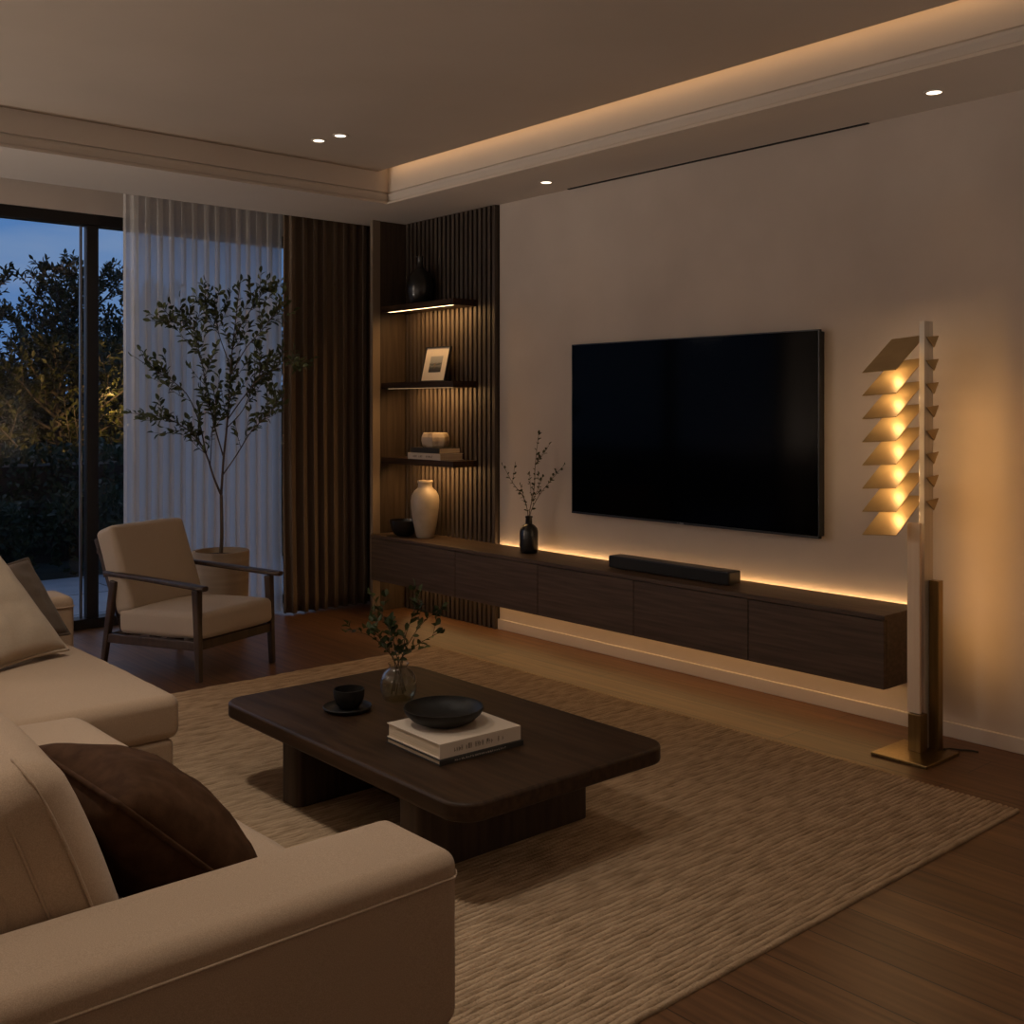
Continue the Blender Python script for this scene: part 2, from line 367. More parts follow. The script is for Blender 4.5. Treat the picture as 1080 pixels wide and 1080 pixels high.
def obj(name, bm, m, parent=None, loc=None, rot=None, smooth=False, bevel=0, bseg=2, subsurf=0, angle=35):
    bmesh.ops.recalc_face_normals(bm, faces=bm.faces)
    me = bpy.data.meshes.new(name); bm.to_mesh(me); bm.free()
    if smooth:
        me.polygons.foreach_set('use_smooth', [True] * len(me.polygons))
        if smooth == 'auto': me.set_sharp_from_angle(angle=R(angle))
    me.materials.append(m)
    o = bpy.data.objects.new(name, me); C.objects.link(o)
    if loc is not None: o.location = loc
    if rot is not None: o.rotation_euler = rot
    if parent: o.parent = parent
    if bevel:
        b = o.modifiers.new('bevel', 'BEVEL'); b.width = bevel; b.segments = bseg; b.limit_method = 'ANGLE'; b.angle_limit = R(40)
    if subsurf:
        b = o.modifiers.new('subsurf', 'SUBSURF'); b.levels = subsurf; b.render_levels = subsurf
    return o
def npmesh(name, verts, faces, m, parent=None, loc=None, smooth=True):
    me = bpy.data.meshes.new(name); me.from_pydata([tuple(v) for v in verts], [], [tuple(f) for f in faces]); me.update()
    if smooth: me.polygons.foreach_set('use_smooth', [True] * len(me.polygons))
    me.materials.append(m); o = bpy.data.objects.new(name, me); C.objects.link(o)
    if parent: o.parent = parent
    if loc is not None: o.location = loc
    return o
def tag(o, label, cat, group=None, kind=None):
    o['label'] = label; o['category'] = cat
    if group: o['group'] = group
    if kind: o['kind'] = kind
    return o
def thing(name, label, cat, loc=(0, 0, 0), rz=0, group=None):
    o = bpy.data.objects.new(name, None); C.objects.link(o); o.location = loc; o.rotation_euler = (0, 0, rz); o.empty_display_size = .1
    return tag(o, label, cat, group)
def struct(name, bm, m, label=None, cat=None, **kw):
    o = obj(name, bm, m, **kw); o['kind'] = 'structure'
    if label: o['label'] = label; o['category'] = cat
    return o

# ------------------------------------------------------------------ room shell
XR = 4.26           # television wall
YW = 6.70           # glass line
XL, YB = -1.70, -1.60
ZC, ZS = 2.78, 2.59
struct('floor', boxes((XL, YB, -.06, XR + .1, YW + .06, 0)), M['floor'], 'brown oak plank floor running towards the window', 'floor')
struct('wall_right', boxes((XR, YB, 0, XR + .12, YW + .1, 3.0)), M['plaster'], 'warm beige plastered television wall', 'wall')
struct('wall_left', boxes((XL - .12, YB, 0, XL, YW + .1, 3.0)), M['plaster'], 'plain plastered wall behind the sofa', 'wall')
struct('wall_back', boxes((XL, YB - .12, 0, XR, YB, 3.0)), M['plaster'], 'plain plastered wall behind the viewer', 'wall')
struct('wall_window', boxes((XL, YW - .05, 2.535, XR, YW + .1, 3.0), (4.02, YW - .05, 0, XR, YW + .1, 2.535), (XL, YW - .05, 0, -1.2, YW + .1, 2.535)), M['plaster'], 'beige wall band above the tall dark-framed window', 'wall')
struct('wall_pilaster', boxes((3.972, 5.97, 0, 4.03, 6.0, ZS), (4.03, 6.0, 0, XR, 6.06, ZS)), M['pilaster'], 'narrow pale wall end between brown drape and shelf niche', 'wall')
# ceiling: tray field, slot along the television bulkhead, slab above
struct('ceiling', boxes((XL, YB, ZC, 3.665, 5.50, ZC + .03), (XL, YB, 2.93, XR, YW, 3.0)), M['ceiling'], 'plain warm grey tray ceiling', 'ceiling')
def moulded(pts, sweep):
    b_ = bmesh.new(); a = [b_.verts.new(sweep(p, 0)) for p in pts]; c = [b_.verts.new(sweep(p, 1)) for p in pts]; n_ = len(pts)
    for k in range(n_): b_.faces.new((a[k], a[(k + 1) % n_], c[(k + 1) % n_], c[k]))
    b_.faces.new(a[::-1]); b_.faces.new(c); return b_
PR = [(0, 2.93), (0, 2.663), (.012, 2.660), (.012, 2.652), (-.006, 2.649), (-.004, 2.640), (.010, 2.614), (.014, 2.612), (.014, 2.604), (-.008, 2.602), (-.010, ZS)]
struct('ceiling_bulkhead', moulded([(3.740 + a, z) for a, z in PR] + [(XR, ZS), (XR, 2.93)], lambda p, e_: (p[0], (YB, 5.47)[e_], p[1])), M['soffit'], 'lowered ceiling edge above television with warm cove glow', 'ceiling')
struct('ceiling_beam', moulded([(5.460 + a, z) for a, z in PR] + [(6.185, ZS), (6.185, 2.93)], lambda p, e_: ((XL, 3.75)[e_], p[0], p[1])), M['soffit'], 'lowered ceiling edge in front of the curtains', 'ceiling')
struct('ceiling_corner', boxes((3.75, 5.47, ZS, XR, 6.185, 2.93)), M['soffit'], 'soffit corner above the shelf niche', 'ceiling')
struct('trim_slot', boxes((XR - .022, 2.52, ZS - .0035, XR - .004, 4.40, ZS + .002)), M['dark_slot'], 'thin black air slot where soffit meets television wall', 'vent')
struct('baseboard_right', boxes((XR - .014, YB, 0, XR, 5.02, .062)), M['trim'], 'low pale baseboard along the television wall', 'baseboard', bevel=.003)

# ------------------------------------------------------------------ window
win = bpy.data.objects.new('window_1', None); C.objects.link(win); win.location = (1.4, YW, 0); win['kind'] = 'structure'
win['label'] = 'tall dark-framed sliding window onto the dusk garden'; win['category'] = 'window'
Lx = -1.4
fb = bmesh.new()
box(fb, -1.2 + Lx, -.04, 2.465, 4.02 + Lx, .06, 2.535); box(fb, -1.2 + Lx, -.05, 0, 4.02 + Lx, .07, .062)
obj('window_frame', fb, M['frame_metal'], win, bevel=.004)
for x in (-1.165, .60, 3.985):
    obj('mullion', boxes((x - .035 + Lx, -.04, .062, x + .035 + Lx, .06, 2.465)), M['frame_metal'], win, bevel=.004)
mu = obj('mullion', boxes((2.352 + Lx, -.045, .062, 2.424 + Lx, .012, 2.465)), M['frame_metal'], win, bevel=.004)
M['alu'] = mat('grey_aluminium', (.22, .23, .25), .35, .9)
obj('sash_edge', boxes((2.326 + Lx, .0, .062, 2.340 + Lx, .02, 2.465)), M['alu'], win)
for x0, x1 in ((-1.13, .565), (.635, 2.318), (2.424, 3.95)):
    obj('pane', boxes((x0 + Lx, .012, .062, x1 + Lx, .018, 2.465)), M['pane'], win)

# ------------------------------------------------------------------ curtains
def curtain(x0, x1, y, z0, z1, amp, wl, seed, nx, nz=28, sharp=.6, flare=.0):
    rg = np.random.RandomState(seed)
    xs = np.linspace(x0, x1, nx); ph = np.cumsum(np.clip(rg.normal(1, .28, nx), .3, 2)) ; ph = ph / ph[-1] * (x1 - x0) / wl * 2 * PI
    am = np.interp(xs, np.linspace(x0, x1, 14), rg.uniform(.55, 1.25, 14))
    V, F = [], []
    for k in range(nz + 1):
        t = k / nz; z = z1 + (z0 - z1) * t
        dr = .35 * np.sin(xs * 7 + t * 2.3 + seed) * t
        wv = np.sin(ph + dr); wv = np.sign(wv) * np.abs(wv) ** sharp
        yy = y + amp * am * wv * (.75 + .25 * t) + .012 * np.sin(xs * 3 + 2.0 * t * 3) * t
        xx = xs + .3 * amp * np.cos(2 * (ph + dr)) + flare * t * (xs - x0) / (x1 - x0)
        V += list(zip(xx, yy, np.full(nx, z)))
    for k in range(nz):
        for i in range(nx - 1):
            a = k * nx + i; F.append((a, a + nx, a + nx + 1, a + 1))
    return V, F
V_, F_ = curtain(2.47, 3.50, 6.36, .015, 2.92, .040, .074, 4, 420, sharp=.8)
o = npmesh('sheer_curtain', V_, F_, M['sheer']); tag(o, 'pale translucent sheer curtain hanging beside the open window pane', 'curtain')
V_, F_ = curtain(3.47, 4.185, 6.25, .012, 2.92, .036, .078, 9, 380)
o = npmesh('drape_curtain', V_, F_, M['drape']); tag(o, 'heavy brown pleated drape gathered beside the shelf niche', 'curtain')
sm = o.modifiers.new('thickness', 'SOLIDIFY'); sm.thickness = .003
struct('trim_curtain_track', boxes((XL, 6.27, 2.90, 4.02, 6.38, 2.93)), M['trim'])

# ------------------------------------------------------------------ plants: branches and leaves
def leaf_quads(V, F, p, d, up, ln, wd, rg, fold=.25):
    d = d / (np.linalg.norm(d) + 1e-9); s = np.cross(d, up); s /= (np.linalg.norm(s) + 1e-9); nrm = np.cross(s, d)
    b = len(V); dr = nrm * ln * .12
    V += [p, p + d * ln * .45 + s * wd / 2 + nrm * wd * fold, p + d * ln * .45 - s * wd / 2 + nrm * wd * fold,
          p + d * ln - dr, p + d * ln * .5,
          p + d * ln * .8 + s * wd * .36 + nrm * wd * fold * .7 - dr * .5, p + d * ln * .8 - s * wd * .36 + nrm * wd * fold * .7 - dr * .5]
    F += [(b, b + 4, b + 1), (b, b + 2, b + 4), (b + 4, b + 5, b + 1), (b + 4, b + 2, b + 6), (b + 4, b + 3, b + 5), (b + 4, b + 6, b + 3)]
def polyline(pts, n):
    pts = np.array(pts, float); t = np.linspace(0, len(pts) - 1, n); i = np.minimum(t.astype(int), len(pts) - 2); f = (t - i)[:, None]
    # Catmull-Rom
    P = np.vstack([2 * pts[0] - pts[1], pts, 2 * pts[-1] - pts[-2]])
    p0, p1, p2, p3 = P[i], P[i + 1], P[i + 2], P[i + 3]
    return .5 * ((2 * p1) + (-p0 + p2) * f + (2 * p0 - 5 * p1 + 4 * p2 - p3) * f ** 2 + (-p0 + 3 * p1 - 3 * p2 + p3) * f ** 3)
def leafy_branch(bmw, V, F, pts, r0, r1, rg, ln, wd, leaf_from=.35, step=.035, twig=0, twig_len=.2, n=14, seg=6, depth=0, keep=None):
    P = polyline(pts, n); rad = np.linspace(r0, r1, n)
    tube(bmw, P, list(rad), seg)
    seglen = np.linalg.norm(np.diff(P, axis=0), axis=1); tot = seglen.sum(); cum = np.concatenate([[0], np.cumsum(seglen)])
    q = tot * leaf_from; side = 1
    while q < tot:
        i = min(np.searchsorted(cum, q) - 1, n - 2); i = max(i, 0); f = (q - cum[i]) / seglen[i]; p = P[i] + (P[i + 1] - P[i]) * f; d = (P[i + 1] - P[i]) / seglen[i]
        for sd in (side, -side) if rg.rand() < .55 else (side,):
            rv = rg.normal(0, 1, 3); s = np.cross(d, rv); s /= np.linalg.norm(s) + 1e-9
            dd = d * rg.uniform(.35, .9) + s * .9 + np.array([0, 0, .15])
            k = rg.uniform(.7, 1.15)
            if keep is None or keep(p + dd * ln): leaf_quads(V, F, p, dd, rg.normal(0, .5, 3) + np.array([0, 0, 1.0]), ln * k, wd * k, rg)
        side = -side; q += step * rg.uniform(.7, 1.3)
    leaf_quads(V, F, P[-1], P[-1] - P[-2], rg.normal(0, 1, 3), ln, wd, rg)
    for _ in range(twig):
        t = rg.uniform(max(.15, leaf_from - .12), .95); i = int(t * (n - 1)); p = P[i]; d = P[min(i + 1, n - 1)] - P[max(i - 1, 0)]; d /= np.linalg.norm(d)
        s = np.cross(d, rg.normal(0, 1, 3)); s /= np.linalg.norm(s); L_ = twig_len * rg.uniform(.6, 1.2) * (1.15 - t * .5)
        dd = d * .75 + s * .75 + np.array([0, 0, .22]); dd /= np.linalg.norm(dd)
        p2 = p + dd * L_ * .5; p3 = p2 + (dd + np.array([0, 0, .25])) * L_ * .5
        if keep is not None and not keep(p3): continue
        leafy_branch(bmw, V, F, [p, p2, p3], max(r1, rad[i] * .5), r1 * .7, rg, ln, wd, .15, step, 0, 0, 6, 5, 1, keep)

# ------------------------------------------------------------------ garden outside
struct('terrace', boxes((-6, YW + .1, -.09, 12, 8.95, -.03)), M['terrace'], 'pale stone terrace outside the window', 'terrace')
struct('trim_terrace_joints', boxes(*[(x, YW + .1, -.031, x + .008, 8.95, -.0285) for x in np.arange(-5, 12, .9)], *[(-6, y, -.031, 12, y + .008, -.0285) for y in (7.3, 8.1)]), M['dark_slot'])
struct('ground', boxes((-20, 8.95, -.2, 40, 45, -.06)), M['garden_soil'], 'dark garden ground beyond the terrace', 'ground')

def leaf_mass(n, sample, ln, wd, seed):
    rg = np.random.RandomState(seed); V, F = [], []
    for _ in range(n):
        p, nr = sample(rg); d = nr * .6 + rg.normal(0, .6, 3) + np.array([0, 0, .3]); k = rg.uniform(.6, 1.3)
        leaf_quads(V, F, np.array(p), d, nr + rg.normal(0, .3, 3), ln * k, wd * k, rg)
    return V, F
def shrub(x, y, rx, rz, seed, label):
    t = thing('garden_shrub', label, 'shrub', (x, y, -.06), group='low shrubs along the terrace edge')
    def smp(rg):
        v = rg.normal(0, 1, 3); v /= np.linalg.norm(v); v[2] = abs(v[2]) if rg.rand() < .8 else v[2]
        k = rg.uniform(.8, 1.08) * (1 + .18 * mnoise.noise(Vector(v * 2.5 + seed)))
        return (v[0] * rx * k, v[1] * rx * .8 * k, rz * .45 + v[2] * rz * .6 * k), v
    V, F = leaf_mass(900, smp, .075, .035, seed); npmesh('foliage', V, F, M['leaf_hedge'], t)
    b = bmesh.new()
    for a in range(6):
        an = a * PI / 3 + seed; tube(b, [(0, 0, 0), (.2 * rx * math.cos(an), .2 * rx * math.sin(an), rz * .35), (.6 * rx * math.cos(an), .5 * rx * math.sin(an), rz * .85)], [.012, .009, .004], 5)
    obj('stem', b, M['trunk'], t)
for i, (x, y, rx, rz, lb) in enumerate(((2.52, 9.35, .34, .62, 'low dark shrub at the terrace edge beyond the sofa corner'), (3.30, 9.3, .35, .72, 'rounded dark shrub at the terrace edge left of the window mullion'),
        (4.06, 9.25, .34, .66, 'rounded dark shrub at the terrace edge just right of the mullion'), (4.92, 9.35, .42, .74, 'dark shrub at terrace edge seen through the sheer curtain'))):
    shrub(x, y, rx, rz, 3 + i, lb)
hd = thing('garden_hedge', 'long dark clipped hedge across the garden behind the shrubs', 'hedge', (6, 10.4, -.06))
obj('hedge_core', boxes((-4.6, -.22, 0, 5.6, .30, .88)), M['trunk'], hd)
def hs_(rg):
    f = rg.rand()
    if f < .68: return (rg.uniform(-4.7, 2), -.27 + rg.normal(0, .05), rg.uniform(.05, 1.0)), np.array([0, -1, .2])
    return (rg.uniform(-4.7, 2), rg.uniform(-.27, .3), .95 + rg.normal(0, .05)), np.array([0, -.2, 1])
V_, F_ = leaf_mass(7000, hs_, .075, .036, 77); fo = npmesh('foliage', V_, F_, M['leaf_hedge'], hd); fo['kind'] = 'stuff'

def garden_tree(x, y, h, spread, seed, label, dense=1.0, low=.2):
    rg = np.random.RandomState(seed)
    t = thing('garden_tree', label, 'tree', (x, y, -.06), group='dark trees beyond the hedge')
    b = bmesh.new(); V, F = [], []
    tube(b, polyline([(0, 0, 0), (.05, 0, h * .3), (-.04, .03, h * .6), (.02, 0, h * .9)], 10), list(np.linspace(.07, .015, 10)), 7)
    nb = int(34 * dense)
    for k in range(nb):
        f = low + (1 - low) * (k + .5) / nb; z = h * f * .92; a = k * 2.4 + rg.uniform(-.4, .4)
        ll = spread * (1.12 - .75 * max(0, f - .35) / .65) * rg.uniform(.7, 1.1); rise = .35 + .9 * f
        d = np.array([math.cos(a), math.sin(a), 0])
        p0 = np.array([0, 0, z]); p1 = p0 + d * ll * .5 + np.array([0, 0, ll * rise * .35]); p2 = p0 + d * ll + np.array([0, 0, ll * rise * .85])
        p2[2] = min(p2[2], h)
        leafy_branch(b, V, F, [p0, p1, p2], .022, .006, rg, .100, .044, .2, .036, 8, ll * .5, 8, 5)
    obj('trunk', b, M['trunk'], t, smooth=True); npmesh('foliage', V, F, M['leaf_garden'], t)
    return t
garden_tree(5.35, 15.6, 3.45, 1.45, 11, 'tall dark tree left of the window mullion, the highest crown')
garden_tree(3.55, 14.6, 3.25, 1.15, 12, 'dark tree cut off by the left picture edge outside')
garden_tree(6.75, 16.2, 3.25, 1.25, 13, 'dark tree right of the mullion with amber lit leaves')
garden_tree(8.9, 16.5, 3.0, 1.6, 14, 'dim tree outside seen only through the sheer curtain', .8)
garden_tree(4.35, 13.2, 2.15, 1.25, 15, 'short bushy tree in front of the taller trees outside', 1.0, .08)
garden_tree(5.6, 13.4, 2.0, 1.25, 16, 'short bushy tree behind the window mullion', 1.0, .08)
bh = thing('garden_screen', 'tall dark evergreen screen closing the far end of the garden', 'hedge', (7, 19, -.06))
obj('hedge_core', boxes((-7, -.1, 0, 9, .4, 1.55)), M['trunk'], bh)
V_, F_ = leaf_mass(5000, lambda rg: ((rg.uniform(-7, 5), -.2 + rg.normal(0, .1), rg.uniform(.3, 1.75)), np.array([0, -1, .3])), .16, .08, 78)
fo = npmesh('foliage', V_, F_, M['leaf_garden'], bh); fo['kind'] = 'stuff'
# small amber garden spots among the trees
def garden_spot(x, y, z, e_, label):
    t = thing('garden_spotlight', label, 'garden light', (x, y, -.06), group='amber garden lights')
    b = bmesh.new(); tube(b, [(0, 0, 0), (0, 0, z)], .012, 8); obj('stake', b, M['cord'], t)
    b = bmesh.new(); lathe(b, [(0, z), (.03, z), (.035, z + .06), (.0, z + .06)], 16); obj('lamp_head', b, M['cord'], t)
    b = bmesh.new(); lathe(b, [(0, z + .062), (.028, z + .062), (.028, z + .07), (0, z + .075)], 16); obj('lens', b, M['bulb'], t)
    lamp('garden_spot', 'SPOT', (0, 0, z + .12), e_, AMBER, t, (R(118), 0, 0), spot_size=R(110), spot_blend=.6, shadow_soft_size=.03)
garden_spot(3.45, 11.7, .5, 60, 'amber garden light glowing in the low left foliage')
garden_spot(3.98, 11.5, .42, 60, 'amber garden light low behind the hedge beside the mullion')
garden_spot(4.72, 12.1, 1.15, 110, 'amber garden light high in the foliage beside the sheer')

# ------------------------------------------------------------------ slat panel, niche, shelves
sl = thing('slat_panel', 'floor-to-soffit dark vertical slat panel behind the shelves', 'wall panel', (XR, 5.5, 0))
obj('backing', boxes((-.006, -.485, .0, -.0005, .47, ZS - .002)), M['slat_back'], sl)
b = bmesh.new(); y = -.480; n_s = 21; pit = .951 / n_s
for k in range(n_s): box(b, -.034, y + k * pit, .002, -.006, y + k * pit + pit * .58, ZS - .003)
obj('slats', b, M['slat'], sl)
np_ = obj('niche_panel', boxes((4.032, 5.972, .002, XR - .0005, 5.998, ZS - .002)), M['niche_wood']); tag(np_, 'plain brown veneer side panel of the shelf niche', 'wall panel')
def shelf(z, label, strength, soft):
    t = thing('wall_shelf', label, 'shelf', (4.04, 5.58, z), group='floating shelves in the niche')
    obj('board', boxes((0, -.385, -.02, .193, .391, .02)), M['walnut_y'], t, bevel=.0015)
    obj('led_strip', boxes((.012, -.355, -.0206, .022 if soft else .030, .33, -.0195)), M['led_soft'] if soft else M['led'], t)['label'] = 'thin glowing strip under the shelf'
    lamp('shelf_strip', 'AREA', (.07, -.06, -.03), K_SHELF * strength, AMBER, t, (0, R(-22), 0), shape='RECTANGLE', size=.03, size_y=.58)
    return t
shelf(2.0, 'topmost floating shelf with bright strip, holding the black bottle', 1.0, False)
shelf(1.495, 'middle floating shelf holding the framed picture', 1.0, True)
shelf(1.002, 'lowest floating shelf holding two stacked books', .9, True)

# ------------------------------------------------------------------ wall-hung console: five units under one top
ys = (2.263, 2.923, 3.61, 4.31, 5.034, 5.93); ZT, ZB = .522, .226
lab = ('wall-hung dark drawer unit at the lamp end of the console', 'dark drawer unit second from the floor lamp, under soundbar end', 'middle dark drawer unit of the wall-hung console, under the soundbar',
       'dark drawer unit under the black bottle vase with twigs', 'dark drawer unit at the curtain end under the shelf niche')
for i in range(5):
    y0, y1 = ys[i], ys[i + 1]; yc = (y0 + y1) / 2; hw = (y1 - y0) / 2
    t = thing('console_unit', lab[i], 'cabinet', (3.93, yc, ZB), group='drawer units of the wall-hung console')
    obj('carcass', boxes((.021, -hw + .0008, 0, .300, hw - .0008, ZT - ZB - .0205)), M['console_wood'], t)
    obj('drawer_front', boxes((0, -hw + .002, .0, .0195, hw - .002, ZT - ZB - .0235)), M['console_wood'], t, bevel=.001)
tp = obj('worktop', boxes((3.928, 2.261, ZT - .020, 4.232, 5.932, ZT)), M['console_wood'], bevel=.0015); tag(tp, 'long dark continuous top board of the wall-hung console', 'worktop')
ls = obj('console_light_strip', boxes((4.236, 2.30, ZT - .030, 4.252, 5.2, ZT - .026)), M['led']); tag(ls, 'glowing amber strip in the gap behind the console top', 'light strip')

# ------------------------------------------------------------------ things on shelves and console
def lathe_thing(name, label, cat, loc, prof, m, seg=40, group=None):
    b = bmesh.new(); lathe(b, prof, seg); o = obj(name, b, m, loc=loc, smooth='auto', angle=50); return tag(o, label, cat, group)
def wall_prof(outer, th=.004):
    """closed vessel: outer profile from the base centre up to the rim, then down the inside"""
    inner = [(max(0, r - th), z) for r, z in outer[::-1] if r > th * 1.5]
    zb = outer[0][1] + th * 1.5
    return [(0, outer[0][1])] + [o for o in outer if o[0] > 0] + [(r, max(z, zb)) for r, z in inner] + [(0, zb)]
lathe_thing('bottle_vase', 'round black narrow-necked bottle on the topmost shelf', 'vase', (4.13, 5.66, 2.021),
    wall_prof([(.055, 0), (.075, .01), (.090, .05), (.095, .10), (.090, .148), (.070, .190), (.042, .218), (.025, .232), (.020, .26), (.020, .300), (.024, .310)]), M['black_gloss'])
lathe_thing('urn_vase', 'tall cream shouldered vase on the console under the shelves', 'vase', (4.09, 5.55, ZT),
    wall_prof([(.050, 0), (.056, .006), (.066, .05), (.080, .12), (.089, .19), (.091, .235), (.086, .27), (.070, .298), (.052, .312), (.046, .322), (.044, .345), (.050, .352), (.051, .360), (.048, .364)], .006), M['cream_ceramic'], 48)
lathe_thing('bowl', 'deep black bowl on the console beside the cream vase', 'bowl', (4.035, 5.70, ZT),
    wall_prof([(.045, 0), (.05, .004), (.074, .025), (.090, .060), (.096, .095), (.097, .104)], .006), M['black_gloss'], 48)
# framed picture leaning on the slats
t = thing('picture_frame', 'framed black and white landscape print leaning on middle shelf', 'picture', (4.112, 5.51, 1.517), R(4))
fw, fh, lean = .118, .232, R(14)
def ln_(name, bm_, m, **k): return obj(name, bm_, m, t, rot=(0, lean, 0), **k)
fb = bmesh.new()
for bb in ((0, -fw, 0, .016, -fw + .007, fh), (0, fw - .007, 0, .016, fw, fh), (0, -fw, 0, .016, fw, .007), (0, -fw, fh - .007, .016, fw, fh)): box(fb, *bb)
ln_('frame', fb, M['tv_body'])
ln_('mat_board', boxes((.005, -fw + .006, .006, .013, fw - .006, fh - .006)), M['mat_board'])
def photomat():
    m, n, l, p = nodemat('landscape_print')
    tcn = n.new('ShaderNodeTexCoord'); sp = n.new('ShaderNodeSeparateXYZ'); l.new(tcn.outputs['Object'], sp.inputs[0])
    z = n.new('ShaderNodeTexNoise'); z.inputs['Scale'].default_value = 45; z.inputs['Detail'].default_value = 5; l.new(tcn.outputs['Object'], z.inputs[0])
    md = n.new('ShaderNodeMath'); md.operation = 'MULTIPLY_ADD'; md.inputs[1].default_value = .030; l.new(z.outputs[0], md.inputs[0]); l.new(sp.outputs[2], md.inputs[2])
    mr = n.new('ShaderNodeMapRange'); mr.inputs[1].default_value = .07; mr.inputs[2].default_value = .19; l.new(md.outputs[0], mr.inputs[0])
    r = n.new('ShaderNodeValToRGB'); r.color_ramp.interpolation = 'LINEAR'; el = r.color_ramp.elements
    el[0].position = 0; el[0].color = (.03, .03, .03, 1); el[1].position = 1; el[1].color = (.34, .34, .33, 1)
    el.new(.30).color = (.055, .055, .05, 1); el.new(.42).color = (.20, .20, .19, 1); el.new(.5).color = (.06, .06, .06, 1); el.new(.6).color = (.30, .30, .29, 1)
    l.new(mr.outputs[0], r.inputs[0]); l.new(r.outputs[0], p.inputs['Base Color']); p.inputs['Roughness'].default_value = .4
    return m
ln_('print', boxes((.0035, -.060, .062, .0052, .056, .168)), photomat())
tb = bmesh.new(); lathe(tb, [(0, -.018), (.010, -.015), (.015, 0), (.010, .014), (0, .018)], 12)
o = ln_('print_motif', boxes((.0030, -.004, .100, .0036, .014, .120), (.0030, .003, .086, .0036, .007, .10)), M['print'], bevel=.0)

def glyphs(bm_, length, h, depth, seed, n):
    """rows of tiny upright strokes, the illegible title of a spine: along +x, in the x-z plane facing -y"""
    rg = random.Random(seed); x = 0; st = length / n
    for k in range(n):
        if rg.random() < .16: x += st; continue
        wd = st * rg.uniform(.45, .7); tpz = h * rg.choice((1, 1, .75))
        if rg.random() < .5:
            box(bm_, x, -depth, 0, x + wd * .28, 0, tpz); box(bm_, x + wd * .28, -depth, tpz * rg.choice((.0, .42, .8)), x + wd, 0, tpz * rg.choice((.2, .6, 1)) + h * .02)
        else:
            box(bm_, x, -depth, 0, x + wd * .25, 0, tpz); box(bm_, x + wd * .75, -depth, 0, x + wd, 0, tpz); box(bm_, x + wd * .25, -depth, tpz * .4, x + wd * .75, 0, tpz * .58)
        x += st
    return bm_
def book(name, label, loc, rz, L_, D_, H_, cover, group=None, spine='x', seed=0, text=None, n=20):
    """book lying flat; spine on the -y side, pages seen on the other three sides"""
    t = thing(name, label, 'book', loc, rz, group)
    b = boxes((-L_ / 2, -D_ / 2, 0, L_ / 2, D_ / 2, .003), (-L_ / 2, -D_ / 2, H_ - .003, L_ / 2, D_ / 2, H_), (-L_ / 2, -D_ / 2, .003, L_ / 2, -D_ / 2 + .004, H_ - .003))
    obj('cover', b, cover, t, bevel=.0008)
    obj('pages', boxes((-L_ / 2 + .004, -D_ / 2 + .004, .003, L_ / 2 - .004, D_ / 2 - .005, H_ - .003)), M['paper'], t)
    if text:
        b = glyphs(bmesh.new(), L_ * .62, H_ * .36, .0008, seed, n)
        obj('spine_title', b, text, t, loc=(-L_ * .33, -D_ / 2, H_ * .30))
    return t
zS = 1.0225
# spines face the room (-x): rotate -90 deg so local -y looks to -x; pages show at the end towards the slats' open side
book('book', 'white-spined book lying at the bottom of the low shelf stack', (4.133, 5.500, zS), R(-90), .345, .182, .040, M['cover_white'], 'books stacked on the lowest shelf', seed=5, text=M['print'], n=14)
book('book', 'black book lying on the white-spined book, under marbled pot', (4.136, 5.500, zS + .0402), R(-90), .30, .170, .034, M['cover_dark'], 'books stacked on the lowest shelf')
b = bmesh.new(); nn = 7
prof = [(.060, 0), (.072, .010), (.080, .035), (.079, .055), (.070, .074), (.066, .080), (.060, .080), (.060, .068), (0, .068)]
lathe(b, [(0, 0)] + prof, nn)
for v in b.verts: v.co = Vector((v.co.x * 1.08, v.co.y * 1.26, v.co.z * 1.18))
o = obj('faceted_pot', b, M['marble_pot'], loc=(4.13, 5.50, zS + .0745), rot=(0, 0, R(12)), bevel=.004); tag(o, 'small faceted marbled tan pot on top of the shelf books', 'pot')

# bottle with three twigs
lathe_thing('bottle', 'black bottle vase standing on the console left of the television', 'vase', (4.105, 4.575, ZT),
    wall_prof([(.044, 0), (.050, .004), (.053, .02), (.053, .122), (.048, .142), (.034, .157), (.020, .166), (.0185, .198), (.022, .203), (.022, .210)], .004), M['black_gloss'])
def twig(base, pts, label, seed, grp, m_leaf, ln, wd, r0, step, tw=3, tl=.09, cat='branch', name='twig'):
    rg = np.random.RandomState(seed); t = thing(name, label, cat, base, 0, grp); b = bmesh.new(); V, F = [], []
    leafy_branch(b, V, F, pts, r0, r0 * .45, rg, ln, wd, .42, step, tw, tl, 14, 6)
    obj('stem', b, M['twig'], t, smooth=True); npmesh('leaves', V, F, m_leaf, t)
rx, ry = (.7547, -.6561)     # along the picture plane, used only to splay the twigs sideways
def fan(*pz, dep=0): return [(a * rx + .05 * dep * i, a * ry + .03 * dep * i, z) for i, (a, z) in enumerate(pz)]
B0 = (4.105, 4.575, ZT + .205)
twig(B0, fan((.003, -.19), (0, 0), (.03, .16), (.035, .29), (.055, .47)), 'tallest upright leafy twig in the black bottle', 21, 'twigs in the black bottle', M['leaf_twig'], .026, .014, .0028, .030, 4, .15)
twig(B0, fan((.003, -.185), (-.004, 0), (-.03, .11), (-.09, .19), (-.145, .29)), 'leafy twig in the black bottle leaning towards the shelves', 22, 'twigs in the black bottle', M['leaf_twig'], .026, .014, .0025, .030, 2, .11)
twig(B0, fan((-.003, -.185), (.004, 0), (.05, .11), (.11, .19), (.20, .295)), 'leafy twig in the black bottle leaning towards the television', 23, 'twigs in the black bottle', M['leaf_twig'], .026, .014, .0025, .030, 2, .11)

